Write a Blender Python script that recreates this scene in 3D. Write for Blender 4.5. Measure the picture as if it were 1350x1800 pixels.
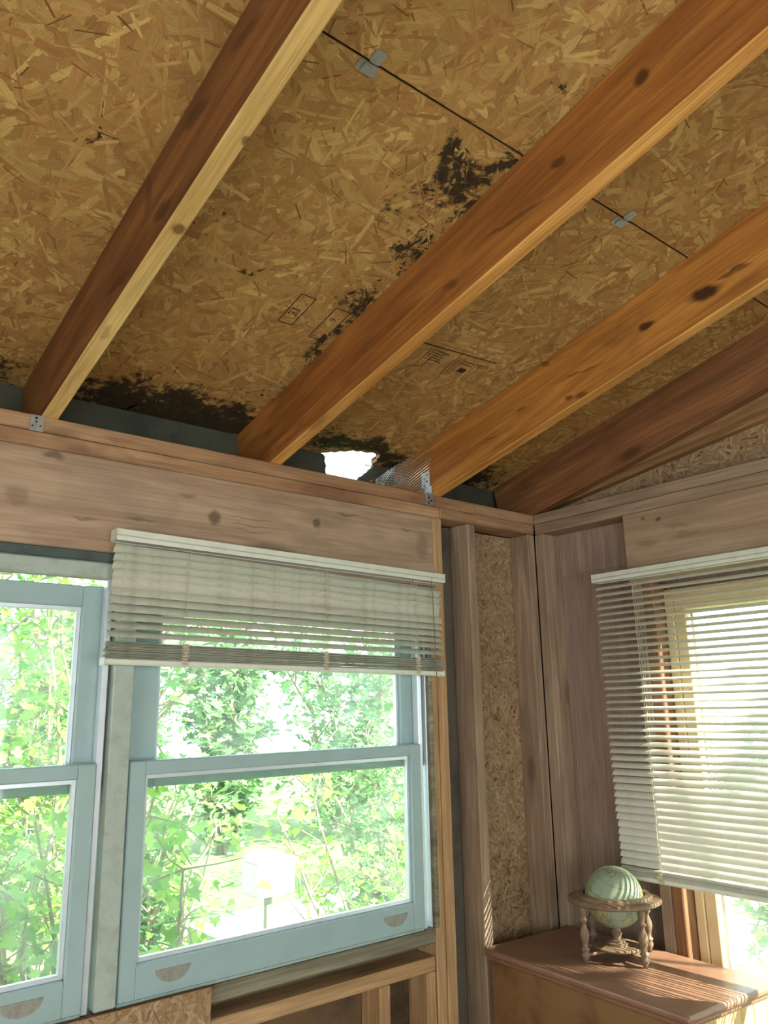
import bpy, bmesh, math, random
import numpy as np
from mathutils import Vector, Matrix

for _o in list(bpy.data.objects):
    bpy.data.objects.remove(_o, do_unlink=True)
SC = bpy.context.scene
COL = SC.collection

# ------------------------------------------------------------------ camera, sky, sun, exposure
def make_camera():
    yaw, pitch, roll, f = 0.6872492, 0.23945472, -0.01862478, 1391.666
    cy, sy, cp, sp = math.cos(yaw), math.sin(yaw), math.cos(pitch), math.sin(pitch)
    F = Vector((sy * cp, cy * cp, sp))
    r = Vector((cy, -sy, 0))
    u = r.cross(F)
    r2 = math.cos(roll) * r + math.sin(roll) * u
    u2 = -math.sin(roll) * r + math.cos(roll) * u
    cd = bpy.data.cameras.new('camera')
    cd.sensor_fit = 'VERTICAL'
    cd.sensor_height = 24.0
    cd.lens = 24.0 * f / 1800.0
    cd.clip_start = 0.02
    cd.clip_end = 300
    co = bpy.data.objects.new('camera', cd)
    COL.objects.link(co)
    m = Matrix((r2, u2, -F)).transposed().to_4x4()
    m.translation = (-2.252, -1.87, 1.70)
    co.matrix_world = m
    SC.camera = co
make_camera()

world = bpy.data.worlds.new('sky')
SC.world = world
world.use_nodes = True
_bg = world.node_tree.nodes['Background']
_bg.inputs[0].default_value = (0.80, 0.92, 1.0, 1)
_bg.inputs[1].default_value = 2.5

SUN_TO = Vector((1.0, -1.7, 1.43)).normalized()
_sd = bpy.data.lights.new('sun', 'SUN')
_sd.energy = 18.0
_sd.angle = 0.006
_sd.color = (1.0, 0.93, 0.80)
_so = bpy.data.objects.new('sun', _sd)
COL.objects.link(_so)
_so.rotation_euler = SUN_TO.to_track_quat('Z', 'Y').to_euler()

def area_light(name, loc, to, sx, sy, power, color):
    d = bpy.data.lights.new(name, 'AREA')
    d.shape = 'RECTANGLE'
    d.size, d.size_y = sx, sy
    d.energy = power
    d.color = color
    o = bpy.data.objects.new(name, d)
    COL.objects.link(o)
    o.location = loc
    o.rotation_euler = (Vector(loc) - Vector(to)).to_track_quat('Z', 'Y').to_euler()
    return o
# added fill lamps imitating daylight, in the unseen openings behind and beside the camera
area_light('fill_lamp_back_a', (-1.35, -3.52, 1.55), (-1.35, 0, 1.75), 1.0, 1.3, 8, (1.0, 0.95, 0.80))
area_light('fill_lamp_back_b', (-2.95, -3.52, 1.55), (-2.95, 0, 1.75), 1.0, 1.3, 15, (1.0, 0.95, 0.80))
area_light('fill_lamp_side', (-3.92, -2.2, 1.50), (0, -2.2, 1.70), 1.3, 1.2, 13, (0.98, 0.98, 0.86))

SC.view_settings.view_transform = 'Standard'
SC.view_settings.look = 'None'
SC.view_settings.exposure = 0.8
SC.view_settings.gamma = 1.0
SC.view_settings.use_curve_mapping = False
SC.cycles.use_denoising = True
SC.cycles.max_bounces = 4
SC.cycles.use_light_tree = False
SC.cycles.diffuse_bounces = 3
SC.cycles.use_adaptive_sampling = True
SC.cycles.adaptive_threshold = 0.12
SC.cycles.adaptive_min_samples = 20
SC.cycles.transparent_max_bounces = 12
SC.cycles.sample_clamp_indirect = 6.0

# ------------------------------------------------------------------ helpers
def lin(r, g, b):
    def f(c):
        c /= 255.0
        return c / 12.92 if c <= 0.04045 else ((c + 0.055) / 1.055) ** 2.4
    return (f(r), f(g), f(b), 1.0)

def empty(name, loc=(0, 0, 0), rot=(0, 0, 0), label=None, cat=None, group=None, kind=None, parent=None):
    o = bpy.data.objects.new(name, None)
    o.empty_display_size = 0.05
    COL.objects.link(o)
    o.location = loc
    o.rotation_euler = rot
    if parent:
        o.parent = parent
    return tag(o, label, cat, group, kind)

def tag(o, label=None, cat=None, group=None, kind=None):
    if label: o['label'] = label
    if cat: o['category'] = cat
    if group: o['group'] = group
    if kind: o['kind'] = kind
    return o

def link(name, me, mat, parent=None, loc=(0, 0, 0), rot=(0, 0, 0)):
    o = bpy.data.objects.new(name, me)
    COL.objects.link(o)
    if mat is not None and len(me.materials) == 0:
        me.materials.append(mat)
    o.location = loc
    o.rotation_euler = rot
    if parent:
        o.parent = parent
    return o

def bm_mesh(name, bm, smooth=False):
    bmesh.ops.recalc_face_normals(bm, faces=bm.faces)
    me = bpy.data.meshes.new(name)
    bm.to_mesh(me)
    bm.free()
    if smooth:
        me.polygons.foreach_set('use_smooth', [True] * len(me.polygons))
    return me

def bm_box(bm, lo, hi, bevel=0.0):
    c = [(lo[i] + hi[i]) / 2 for i in range(3)]
    s = [abs(hi[i] - lo[i]) for i in range(3)]
    r = bmesh.ops.create_cube(bm, size=1.0, matrix=Matrix.Translation(c) @ Matrix.Diagonal((*s, 1)))
    if bevel:
        es = list({e for v in r['verts'] for e in v.link_edges})
        bmesh.ops.bevel(bm, geom=es, offset=min(bevel, min(s) * 0.3), segments=1, affect='EDGES', profile=0.5)

def box(name, lo, hi, mat, parent=None, bevel=0.002):
    """box in the parent's frame; its own origin sits at its centre"""
    c = [(lo[i] + hi[i]) / 2 for i in range(3)]
    bm = bmesh.new()
    bm_box(bm, [lo[i] - c[i] for i in range(3)], [hi[i] - c[i] for i in range(3)], bevel)
    return link(name, bm_mesh(name, bm), mat, parent, c)

def poly_prism(bm, pts, a, b, axis):
    """extrude a 2D outline between a and b along an axis (0,1,2); pts fill the other two axes in order"""
    def P(p, w):
        v = [0, 0, 0]
        o = [i for i in range(3) if i != axis]
        v[o[0]], v[o[1]], v[axis] = p[0], p[1], w
        return v
    A = [bm.verts.new(P(p, a)) for p in pts]
    B = [bm.verts.new(P(p, b)) for p in pts]
    n = len(pts)
    fa = bm.faces.new(A)
    fb = bm.faces.new(list(reversed(B)))
    for i in range(n):
        bm.faces.new((A[i], B[i], B[(i + 1) % n], A[(i + 1) % n]))
    bm.normal_update()
    bmesh.ops.triangulate(bm, faces=[fa, fb])

def bm_tube(bm, pts, rad, seg=6, cap=True):
    pts = [Vector(p) for p in pts]
    rads = rad if isinstance(rad, (list, tuple)) else [rad] * len(pts)
    rings = []
    for i, p in enumerate(pts):
        d = (pts[min(i + 1, len(pts) - 1)] - pts[max(i - 1, 0)])
        if d.length < 1e-9: d = Vector((0, 0, 1))
        d.normalize()
        a = d.orthogonal().normalized() if i == 0 else (rings_a - d * rings_a.dot(d)).normalized()
        rings_a = a
        b = d.cross(a)
        rings.append([bm.verts.new(p + (a * math.cos(2 * math.pi * k / seg) + b * math.sin(2 * math.pi * k / seg)) * rads[i]) for k in range(seg)])
    for i in range(len(rings) - 1):
        for k in range(seg):
            bm.faces.new((rings[i][k], rings[i][(k + 1) % seg], rings[i + 1][(k + 1) % seg], rings[i + 1][k]))
    if cap and seg > 2:
        bm.faces.new(list(reversed(rings[0])))
        bm.faces.new(rings[-1])

def bm_lathe(bm, prof, seg=24, c=(0, 0)):
    """prof: list of (r, z)"""
    rings = []
    for r, z in prof:
        rings.append([bm.verts.new((c[0] + r * math.cos(2 * math.pi * k / seg), c[1] + r * math.sin(2 * math.pi * k / seg), z)) for k in range(seg)])
    for i in range(len(rings) - 1):
        for k in range(seg):
            bm.faces.new((rings[i][k], rings[i][(k + 1) % seg], rings[i + 1][(k + 1) % seg], rings[i + 1][k]))
    return rings

# ------------------------------------------------------------------ materials
class NT:
    def __init__(self, name):
        self.m = bpy.data.materials.new(name)
        self.m.use_nodes = True
        self.t = self.m.node_tree
        self.b = self.t.nodes['Principled BSDF']
        self.out = self.t.nodes['Material Output']
    def n(self, kind, **kw):
        x = self.t.nodes.new(kind)
        for k, v in kw.items():
            if k.startswith('i_'):
                key = k[2:]
                x.inputs[int(key) if key.isdigit() else key.replace('_', ' ')].default_value = v
            else:
                setattr(x, k, v)
        return x
    def l(self, a, b):
        self.t.links.new(a, b)
    def mix(self, fac, a, b, mode='MIX'):
        x = self.t.nodes.new('ShaderNodeMix')
        x.data_type = 'RGBA'
        x.blend_type = mode
        for s, v in ((x.inputs[0], fac), (x.inputs[6], a), (x.inputs[7], b)):
            if hasattr(v, 'links'): self.l(v, s)
            else: s.default_value = v
        return x.outputs[2]
    def math(self, op, a, b=0.0, clamp=False):
        x = self.t.nodes.new('ShaderNodeMath')
        x.operation = op
        x.use_clamp = clamp
        for s, v in ((x.inputs[0], a), (x.inputs[1], b)):
            if hasattr(v, 'links'): self.l(v, s)
            else: s.default_value = v
        return x.outputs[0]
    def ramp(self, fac, stops):
        x = self.t.nodes.new('ShaderNodeValToRGB')
        e = x.color_ramp.elements
        while len(e) < len(stops): e.new(0.5)
        for i, (p, c) in enumerate(stops):
            e[i].position = p
            e[i].color = c if len(c) == 4 else (*c, 1)
        self.l(fac, x.inputs[0])
        return x.outputs[0]
    def smooth(self, v, a, b):
        x = self.t.nodes.new('ShaderNodeMapRange')
        x.interpolation_type = 'SMOOTHSTEP'
        self.l(v, x.inputs[0])
        x.inputs[1].default_value = a
        x.inputs[2].default_value = b
        return x.outputs[0]
    def blobs(self, vec, items):
        """largest of several soft ellipses (cx, cy, cz, rx, ry, rz, strength); r=0 ignores that axis"""
        cur = None
        for cx, cy, cz, rx, ry, rz, s in items:
            sub = self.n('ShaderNodeVectorMath', operation='SUBTRACT'); self.l(vec, sub.inputs[0]); sub.inputs[1].default_value = (cx, cy, cz)
            mul = self.n('ShaderNodeVectorMath', operation='MULTIPLY'); self.l(sub.outputs[0], mul.inputs[0])
            mul.inputs[1].default_value = [1 / r if r else 0 for r in (rx, ry, rz)]
            ln = self.n('ShaderNodeVectorMath', operation='LENGTH'); self.l(mul.outputs[0], ln.inputs[0])
            v = self.math('MULTIPLY', self.smooth(ln.outputs['Value'], 1.15, 0.45), s)
            cur = v if cur is None else self.math('MAXIMUM', cur, v)
        return cur

_WOOD = {}
def wood(axis, light, dark, key, rough=0.75, knots=1.0, grime=0.35, grime_col=(60, 50, 42), fine=1.0, spec=0.25, spots=None, spot_col=(70, 52, 38)):
    """sawn lumber, grain along the object's own axis 0/1/2"""
    k = (axis, key)
    if k in _WOOD: return _WOOD[k]
    N = NT('wood_' + key + '_' + 'xyz'[axis])
    tc = N.n('ShaderNodeTexCoord')
    oi = N.n('ShaderNodeObjectInfo')
    off = N.n('ShaderNodeVectorMath', operation='SCALE')
    cmb = N.n('ShaderNodeCombineXYZ'); 
    for q in range(3): N.l(oi.outputs['Random'], cmb.inputs[q])
    N.l(cmb.outputs[0], off.inputs[0]); off.inputs['Scale'].default_value = 37.0
    add = N.n('ShaderNodeVectorMath', operation='ADD')
    N.l(tc.outputs['Object'], add.inputs[0]); N.l(off.outputs[0], add.inputs[1])
    def stretched(al, cr):
        mp = N.n('ShaderNodeMapping'); s = [cr] * 3; s[axis] = al
        mp.inputs['Scale'].default_value = s
        N.l(add.outputs[0], mp.inputs['Vector'])
        return mp.outputs[0]
    n1 = N.n('ShaderNodeTexNoise', i_Scale=1.0, i_Detail=2.0, i_Roughness=0.6, i_Distortion=1.6); N.l(stretched(1.3, 16), n1.inputs['Vector'])
    n2 = N.n('ShaderNodeTexNoise', i_Scale=1.0, i_Detail=2.0, i_Roughness=0.7, i_Distortion=0.3); N.l(stretched(5, 190), n2.inputs['Vector'])
    n3 = N.n('ShaderNodeTexNoise', i_Scale=1.0, i_Detail=3.0, i_Roughness=0.65, i_Distortion=0.4); N.l(stretched(3.0, 7.0), n3.inputs['Vector'])
    vo = N.n('ShaderNodeTexVoronoi', i_Scale=1.0, i_Randomness=1.0); N.l(stretched(2.6, 6.5), vo.inputs['Vector'])
    a = N.ramp(n1.outputs[0], [(0.30, lin(*dark)), (0.50, lin(*[(p + q) / 2 for p, q in zip(light, dark)])), (0.66, lin(*light))])
    f2 = N.smooth(n2.outputs[0], 0.35, 0.7)
    a = N.mix(N.math('MULTIPLY', f2, 0.35 * fine), a, lin(*[c * 0.55 for c in dark]))
    g = N.math('MULTIPLY', N.smooth(n3.outputs[0], 0.50, 0.74), grime)
    a = N.mix(g, a, lin(*grime_col))
    kn = N.math('MULTIPLY', N.smooth(vo.outputs['Distance'], 0.17, 0.06), knots)
    a = N.mix(N.math('MULTIPLY', kn, 0.8), a, lin(62, 40, 22))
    kr = N.math('MULTIPLY', N.smooth(vo.outputs['Distance'], 0.33, 0.15), 0.35 * knots)
    a = N.mix(kr, a, lin(*[c * 0.75 for c in dark]))
    if spots:
        ge = N.n('ShaderNodeNewGeometry')
        nd = N.n('ShaderNodeTexNoise', i_Scale=22.0, i_Detail=2.0); N.l(ge.outputs['Position'], nd.inputs['Vector'])
        sb = N.n('ShaderNodeVectorMath', operation='SUBTRACT'); N.l(nd.outputs['Color'], sb.inputs[0]); sb.inputs[1].default_value = (.5, .5, .5)
        sc = N.n('ShaderNodeVectorMath', operation='SCALE'); N.l(sb.outputs[0], sc.inputs[0]); sc.inputs['Scale'].default_value = 0.022
        ad = N.n('ShaderNodeVectorMath', operation='ADD'); N.l(ge.outputs['Position'], ad.inputs[0]); N.l(sc.outputs[0], ad.inputs[1])
        a = N.mix(N.blobs(ad.outputs[0], spots), a, lin(*spot_col))
    N.l(a, N.b.inputs['Base Color'])
    N.b.inputs['Roughness'].default_value = rough
    N.b.inputs['Specular IOR Level'].default_value = spec
    bp = N.n('ShaderNodeBump', i_Strength=0.25, i_Distance=0.002)
    N.l(n2.outputs[0], bp.inputs['Height']); N.l(bp.outputs[0], N.b.inputs['Normal'])
    _WOOD[k] = N.m
    return N.m

def plain(name, col, rough=0.6, metal=0.0, noise=0.0, nscale=20.0, dark=None, spec=0.4, bump=0.0):
    N = NT(name)
    if noise:
        tc = N.n('ShaderNodeTexCoord')
        nz = N.n('ShaderNodeTexNoise', i_Scale=nscale, i_Detail=6.0, i_Roughness=0.65)
        N.l(tc.outputs['Object'], nz.inputs['Vector'])
        c = N.mix(N.math('MULTIPLY', N.smooth(nz.outputs[0], 0.42, 0.72), noise), lin(*col), lin(*(dark or [x * 0.5 for x in col])))
        N.l(c, N.b.inputs['Base Color'])
        if bump:
            bp = N.n('ShaderNodeBump', i_Strength=bump, i_Distance=0.003)
            N.l(nz.outputs[0], bp.inputs['Height']); N.l(bp.outputs[0], N.b.inputs['Normal'])
    else:
        N.b.inputs['Base Color'].default_value = lin(*col)
    N.b.inputs['Roughness'].default_value = rough
    N.b.inputs['Metallic'].default_value = metal
    N.b.inputs['Specular IOR Level'].default_value = spec
    return N.m

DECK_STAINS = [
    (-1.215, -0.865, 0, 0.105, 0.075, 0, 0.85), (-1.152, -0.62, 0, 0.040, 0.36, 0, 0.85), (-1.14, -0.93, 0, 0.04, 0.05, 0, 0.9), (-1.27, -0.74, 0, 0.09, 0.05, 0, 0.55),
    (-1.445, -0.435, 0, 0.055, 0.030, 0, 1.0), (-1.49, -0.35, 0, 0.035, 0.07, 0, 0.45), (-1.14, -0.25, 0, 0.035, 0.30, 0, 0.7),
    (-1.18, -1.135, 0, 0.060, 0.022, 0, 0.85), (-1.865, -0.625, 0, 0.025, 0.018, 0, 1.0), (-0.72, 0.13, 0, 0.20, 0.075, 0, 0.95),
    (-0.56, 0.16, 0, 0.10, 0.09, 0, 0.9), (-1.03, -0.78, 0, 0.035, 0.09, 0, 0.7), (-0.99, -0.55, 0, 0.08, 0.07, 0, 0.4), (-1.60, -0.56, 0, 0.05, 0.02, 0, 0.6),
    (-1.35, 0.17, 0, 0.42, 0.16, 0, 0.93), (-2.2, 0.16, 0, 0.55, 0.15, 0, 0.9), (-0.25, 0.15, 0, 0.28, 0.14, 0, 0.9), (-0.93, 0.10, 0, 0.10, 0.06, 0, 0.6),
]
def osb_mat(name, stains=None, tint=(1, 1, 1), wear=0.25):
    """strand colour comes from the mesh; stains and grain are laid over it"""
    N = NT(name)
    at = N.n('ShaderNodeAttribute', attribute_name='tone')
    st = N.n('ShaderNodeAttribute', attribute_name='st')
    mp = N.n('ShaderNodeMapping'); mp.inputs['Scale'].default_value = (25, 420, 1)
    N.l(st.outputs['Vector'], mp.inputs['Vector'])
    nz = N.n('ShaderNodeTexNoise', i_Scale=1.0, i_Detail=3.0, i_Roughness=0.6); N.l(mp.outputs[0], nz.inputs['Vector'])
    c = N.mix(1.0, at.outputs['Color'], (*tint, 1), 'MULTIPLY')
    c = N.mix(N.math('MULTIPLY', N.smooth(nz.outputs[0], 0.40, 0.75), 0.40), c, lin(92, 58, 30))
    ge = N.n('ShaderNodeNewGeometry')
    nb = N.n('ShaderNodeTexNoise', i_Scale=3.2, i_Detail=3.0, i_Roughness=0.65); N.l(ge.outputs['Position'], nb.inputs['Vector'])
    c = N.mix(N.math('MULTIPLY', N.smooth(nb.outputs[0], 0.5, 0.75), wear), c, lin(88, 58, 38))
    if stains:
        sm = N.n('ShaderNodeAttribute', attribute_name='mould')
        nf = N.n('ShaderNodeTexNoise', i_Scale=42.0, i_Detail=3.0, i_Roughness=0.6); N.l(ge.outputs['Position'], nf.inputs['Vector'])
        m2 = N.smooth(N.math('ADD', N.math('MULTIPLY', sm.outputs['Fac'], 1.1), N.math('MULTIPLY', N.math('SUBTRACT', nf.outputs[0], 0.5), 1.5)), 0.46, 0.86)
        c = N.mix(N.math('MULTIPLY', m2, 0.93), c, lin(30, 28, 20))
    N.l(c, N.b.inputs['Base Color'])
    N.b.inputs['Roughness'].default_value = 0.8
    N.b.inputs['Specular IOR Level'].default_value = 0.2
    return N.m

TAN = [(168, 138, 82), (176, 146, 88), (160, 128, 74), (154, 120, 70), (188, 160, 98), (152, 114, 66), (172, 142, 84), (166, 134, 78), (168, 130, 76), (160, 124, 72)]
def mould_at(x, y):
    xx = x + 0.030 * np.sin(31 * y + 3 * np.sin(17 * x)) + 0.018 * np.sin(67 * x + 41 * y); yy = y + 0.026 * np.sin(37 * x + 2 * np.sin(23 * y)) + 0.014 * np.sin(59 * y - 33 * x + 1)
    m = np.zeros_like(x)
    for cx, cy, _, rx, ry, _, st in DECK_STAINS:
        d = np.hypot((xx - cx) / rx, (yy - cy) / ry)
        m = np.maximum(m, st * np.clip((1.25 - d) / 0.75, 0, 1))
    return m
def strands(name, parent, mat, frame, us, vs, count, seed, lens=(0.035, 0.17), wids=(0.005, 0.034), ang=None, skip=None, palette=TAN, lift=0.0014, mould=False, slivers=0.06):
    """wood strands pressed into a board: frame(u, v, w) -> world arrays; w rises out of the board"""
    R = np.random.default_rng(seed)
    n = count
    cu = R.uniform(us[0], us[1], n); cv = R.uniform(vs[0], vs[1], n)
    L = np.exp(R.uniform(np.log(lens[0]), np.log(lens[1]), n)); Wd = np.exp(R.uniform(np.log(wids[0]), np.log(wids[1]), n))
    big = R.random(n) < 0.5
    L[big] = R.uniform(lens[1] * .4, lens[1], big.sum()); Wd[big] = R.uniform(wids[1] * .4, wids[1], big.sum())
    L[~big] = np.minimum(L[~big], lens[1] * .55); Wd[~big] = np.minimum(Wd[~big], wids[1] * .4)
    Wd = np.minimum(Wd, L * 0.45)
    th = R.uniform(0, math.pi, n) if ang is None else R.normal(ang[0], ang[1], n)
    sl = R.random(n) < slivers
    Wd[sl] = R.uniform(.001, .0035, sl.sum()); L[sl] = R.uniform(.012, .05, sl.sum())
    order = np.argsort(-L * Wd * np.where(sl, R.uniform(.3, 6, n), 1))             # small bits on top of the broad ones
    cu, cv, L, Wd, th, sl = cu[order], cv[order], L[order], Wd[order], th[order], sl[order]
    base = np.array([(-.5, -.5), (.0, -.52), (.5, -.45), (.56, .1), (.5, .5), (-.05, .5), (-.5, .45), (-.55, -.1)])
    k = len(base)
    pu = base[None, :, 0] * L[:, None] * (1 + R.uniform(-.12, .12, (n, k)))
    pv = base[None, :, 1] * Wd[:, None] * (1 + R.uniform(-.3, .3, (n, k)))
    c, s = np.cos(th)[:, None], np.sin(th)[:, None]
    U = np.clip(cu[:, None] + pu * c - pv * s, us[0], us[1]); V = np.clip(cv[:, None] + pu * s + pv * c, vs[0], vs[1])
    keep = np.ones(n, bool)
    if skip is not None:
        keep &= ~skip(U, V).any(1)
    idx = np.nonzero(keep)[0]
    h = 0.0002 + lift * (np.arange(n) / n)
    Wt = h[:, None] + R.uniform(-.5, .5, (n, 1)) * 0.0004 * base[None, :, 0] * 2 + R.uniform(-.5, .5, (n, 1)) * 0.0004 * base[None, :, 1] * 2
    P = np.stack(frame(U, V, np.maximum(Wt, 0.0001)), -1)[idx].reshape(-1, 3)
    m = len(idx)
    me = bpy.data.meshes.new(name)
    me.vertices.add(m * k); me.vertices.foreach_set('co', P.astype(np.float32).ravel())
    me.loops.add(m * k); me.loops.foreach_set('vertex_index', np.arange(m * k, dtype=np.int32))
    me.polygons.add(m); me.polygons.foreach_set('loop_start', np.arange(0, m * k, k, dtype=np.int32))
    pal = np.array([lin(*p)[:3] for p in palette])
    col = pal[R.integers(0, len(pal), n)] * R.uniform(.86, 1.09, (n, 1))
    col[sl] *= np.array([0.5, 0.42, 0.36])
    if mould:
        ma = me.attributes.new('mould', 'FLOAT', 'POINT')
        ma.data.foreach_set('value', mould_at(P[:, 0], P[:, 1]).astype(np.float32))
    ca = me.attributes.new('tone', 'FLOAT_COLOR', 'POINT')
    ca.data.foreach_set('color', np.repeat(np.concatenate([col, np.ones((n, 1))], 1)[idx], k, 0).astype(np.float32).ravel())
    sa = me.attributes.new('st', 'FLOAT_VECTOR', 'POINT')
    q = np.stack([pu + R.uniform(0, 50, (n, 1)), pv + R.uniform(0, 50, (n, 1)), np.zeros((n, k))], -1)[idx]
    sa.data.foreach_set('vector', q.astype(np.float32).ravel())
    me.update(calc_edges=True)
    me.validate()
    o = link(name, me, mat, parent)
    o['kind'] = 'stuff'
    return o

M = {}
M['osb_core'] = plain('osb_core', (118, 86, 50), 0.85, noise=0.6, nscale=30)
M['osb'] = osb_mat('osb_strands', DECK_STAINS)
M['osb_wall'] = osb_mat('osb_wall_strands', None, (0.97, 0.95, 0.92), 0.35)
M['felt'] = plain('roof_felt', (38, 36, 34), 0.95)
M['fascia'] = plain('fascia_paint', (66, 68, 56), 0.85, noise=0.6, nscale=9, dark=(38, 40, 32))
M['sash'] = plain('sash_paint', (148, 174, 176), 0.45, noise=0.25, nscale=14, dark=(126, 150, 148))
M['frame_paint'] = plain('worn_frame_paint', (160, 176, 168), 0.6, noise=0.4, nscale=26, dark=(118, 122, 106), bump=0.15)
M['track'] = plain('track_metal', (214, 226, 236), 0.28, metal=0.35, noise=0.2, nscale=18, dark=(150, 165, 175))
M['head_dark'] = plain('dark_head_paint', (70, 84, 82), 0.7, noise=0.5, nscale=22, dark=(40, 46, 44))
M['grey_sill'] = wood(0, (150, 148, 128), (108, 104, 84), 'weathered', grime=0.5)
M['slat'] = plain('slat_enamel', (184, 188, 172), 0.42, noise=0.45, nscale=30, dark=(132, 134, 116))
M['slat_white'] = plain('slat_pale', (224, 222, 206), 0.42, noise=0.3, nscale=30, dark=(170, 166, 146))
def translucent_slat():
    m = plain('slat_pale', (226, 226, 214), 0.42, noise=0.3, nscale=30, dark=(182, 178, 160)); t = m.node_tree; b = t.nodes['Principled BSDF']
    tl = t.nodes.new('ShaderNodeBsdfTranslucent'); tl.inputs[0].default_value = lin(236, 226, 200)
    mx = t.nodes.new('ShaderNodeMixShader'); mx.inputs[0].default_value = 0.22
    t.links.new(b.outputs[0], mx.inputs[1]); t.links.new(tl.outputs[0], mx.inputs[2]); t.links.new(mx.outputs[0], t.nodes['Material Output'].inputs['Surface'])
    return m
M['slat_white'] = translucent_slat()
M['rail_enamel'] = plain('rail_enamel', (206, 214, 202), 0.4, noise=0.25, nscale=20, dark=(164, 168, 154))
M['cord'] = plain('blind_cord', (196, 190, 168), 0.9)
M['cord_dark'] = plain('dirty_cord', (112, 108, 92), 0.9)
M['steel'] = plain('galvanised_steel', (178, 184, 186), 0.38, metal=0.75, noise=0.5, nscale=60, dark=(120, 126, 128))
M['dark_hole'] = plain('nail_shadow', (30, 28, 26), 0.8)
M['wire'] = plain('galvanised_wire', (190, 190, 180), 0.4, metal=0.7)
M['stamp'] = plain('stamp_ink', (44, 32, 22), 0.9)

LUM = dict(light=(178, 140, 100), dark=(132, 96, 62))
def stud_m(axis): return wood(axis, (170, 150, 128), (140, 120, 98), 'stud', grime=0.4, grime_col=(106, 94, 84), knots=0.6)
def plate_m(axis): return wood(axis, (182, 150, 116), (152, 118, 86), 'plate', grime=0.75, grime_col=(112, 78, 56), knots=0.5)
def pine_m(axis): return wood(axis, (192, 160, 120), (160, 126, 88), 'pine', grime=0.25, grime_col=(110, 92, 72), knots=0.5)
HEAD_SPOTS = [(-1.299, 0, 2.193, .022, 0, .024, .75), (-0.972, 0, 2.221, .017, 0, .018, .8), (-1.722, 0, 2.288, .028, 0, .012, .7), (-1.639, 0, 2.145, .03, 0, .006, .5), (-1.795, 0, 2.18, .03, 0, .03, .35),
              (-0.862, 0, 2.262, .05, 0, .004, .6), (-1.12, 0, 2.125, .10, 0, .022, .5), (-0.80, 0, 2.10, .14, 0, .02, .4), (-1.20, 0, 2.205, .09, 0, .003, .4), (-1.19, 0, 2.185, .08, 0, .003, .4), (-1.18, 0, 2.170, .08, 0, .003, .4), (-1.5, 0, 2.16, .05, 0, .004, .5),
              (-0.94, 0, 2.24, .10, 0, .03, .25), (-0.56, 0, 2.20, .03, 0, .05, .35), (-1.38, 0, 2.24, .03, 0, .008, .4), (-0.63, 0, 2.245, .03, 0, .004, .6)]
HEAD_SPOTS_R = [(0, -0.458, 2.276, 0, .012, .008, .6), (0, -0.513, 2.266, 0, .012, .010, .8), (0, -0.575, 2.23, 0, .05, .012, .4), (0, -0.469, 2.193, 0, .05, .012, .4), (0, -.60, 2.20, 0, .05, .01, .3)]
def head_m(axis):
    return wood(axis, (176, 154, 130), (152, 128, 104), 'header', grime=0.4, grime_col=(112, 100, 90), knots=0.15, fine=0.7,
                spots=HEAD_SPOTS if axis == 0 else HEAD_SPOTS_R, spot_col=(84, 72, 58))

def glass_mat():
    N = NT('window_glass')
    tc = N.n('ShaderNodeTexCoord')
    nz = N.n('ShaderNodeTexNoise', i_Scale=5.0, i_Detail=6.0, i_Roughness=0.7); N.l(tc.outputs['Object'], nz.inputs['Vector'])
    tr = N.n('ShaderNodeBsdfTransparent'); tr.inputs[0].default_value = (0.92, 0.96, 0.93, 1)
    gl = N.n('ShaderNodeBsdfGlossy'); gl.inputs['Roughness'].default_value = 0.02
    tl = N.n('ShaderNodeBsdfTranslucent'); tl.inputs[0].default_value = (0.72, 0.82, 0.72, 1)
    lw = N.n('ShaderNodeLayerWeight'); lw.inputs[0].default_value = 0.5
    fv = N.math('ADD', N.math('MULTIPLY', N.math('POWER', lw.outputs['Facing'], 4.0), 0.6), 0.03)
    m1 = N.n('ShaderNodeMixShader'); N.l(fv, m1.inputs[0]); N.l(tr.outputs[0], m1.inputs[1]); N.l(gl.outputs[0], m1.inputs[2])
    d = N.math('MULTIPLY', N.smooth(nz.outputs[0], 0.35, 0.8), 0.16)
    d = N.math('ADD', d, 0.03)
    m2 = N.n('ShaderNodeMixShader'); N.l(d, m2.inputs[0]); N.l(m1.outputs[0], m2.inputs[1]); N.l(tl.outputs[0], m2.inputs[2])
    N.l(m2.outputs[0], N.out.inputs['Surface'])
    return N.m
M['glass'] = glass_mat()

# ------------------------------------------------------------------ room constants
PITCH = math.radians(12.9)
TP, CP, SP = math.tan(PITCH), math.cos(PITCH), math.sin(PITCH)
ZD = 2.568                                  # underside of the roof boards at the wall face y = 0
XL, YB = -4.0, -3.6                         # far side wall and the wall behind the photographer
def deck(u, v, w):                          # u = x, v = distance up the slope, w = out of the board, into the room
    return u, -v * CP - w * SP, ZD + v * SP - w * CP

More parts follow.
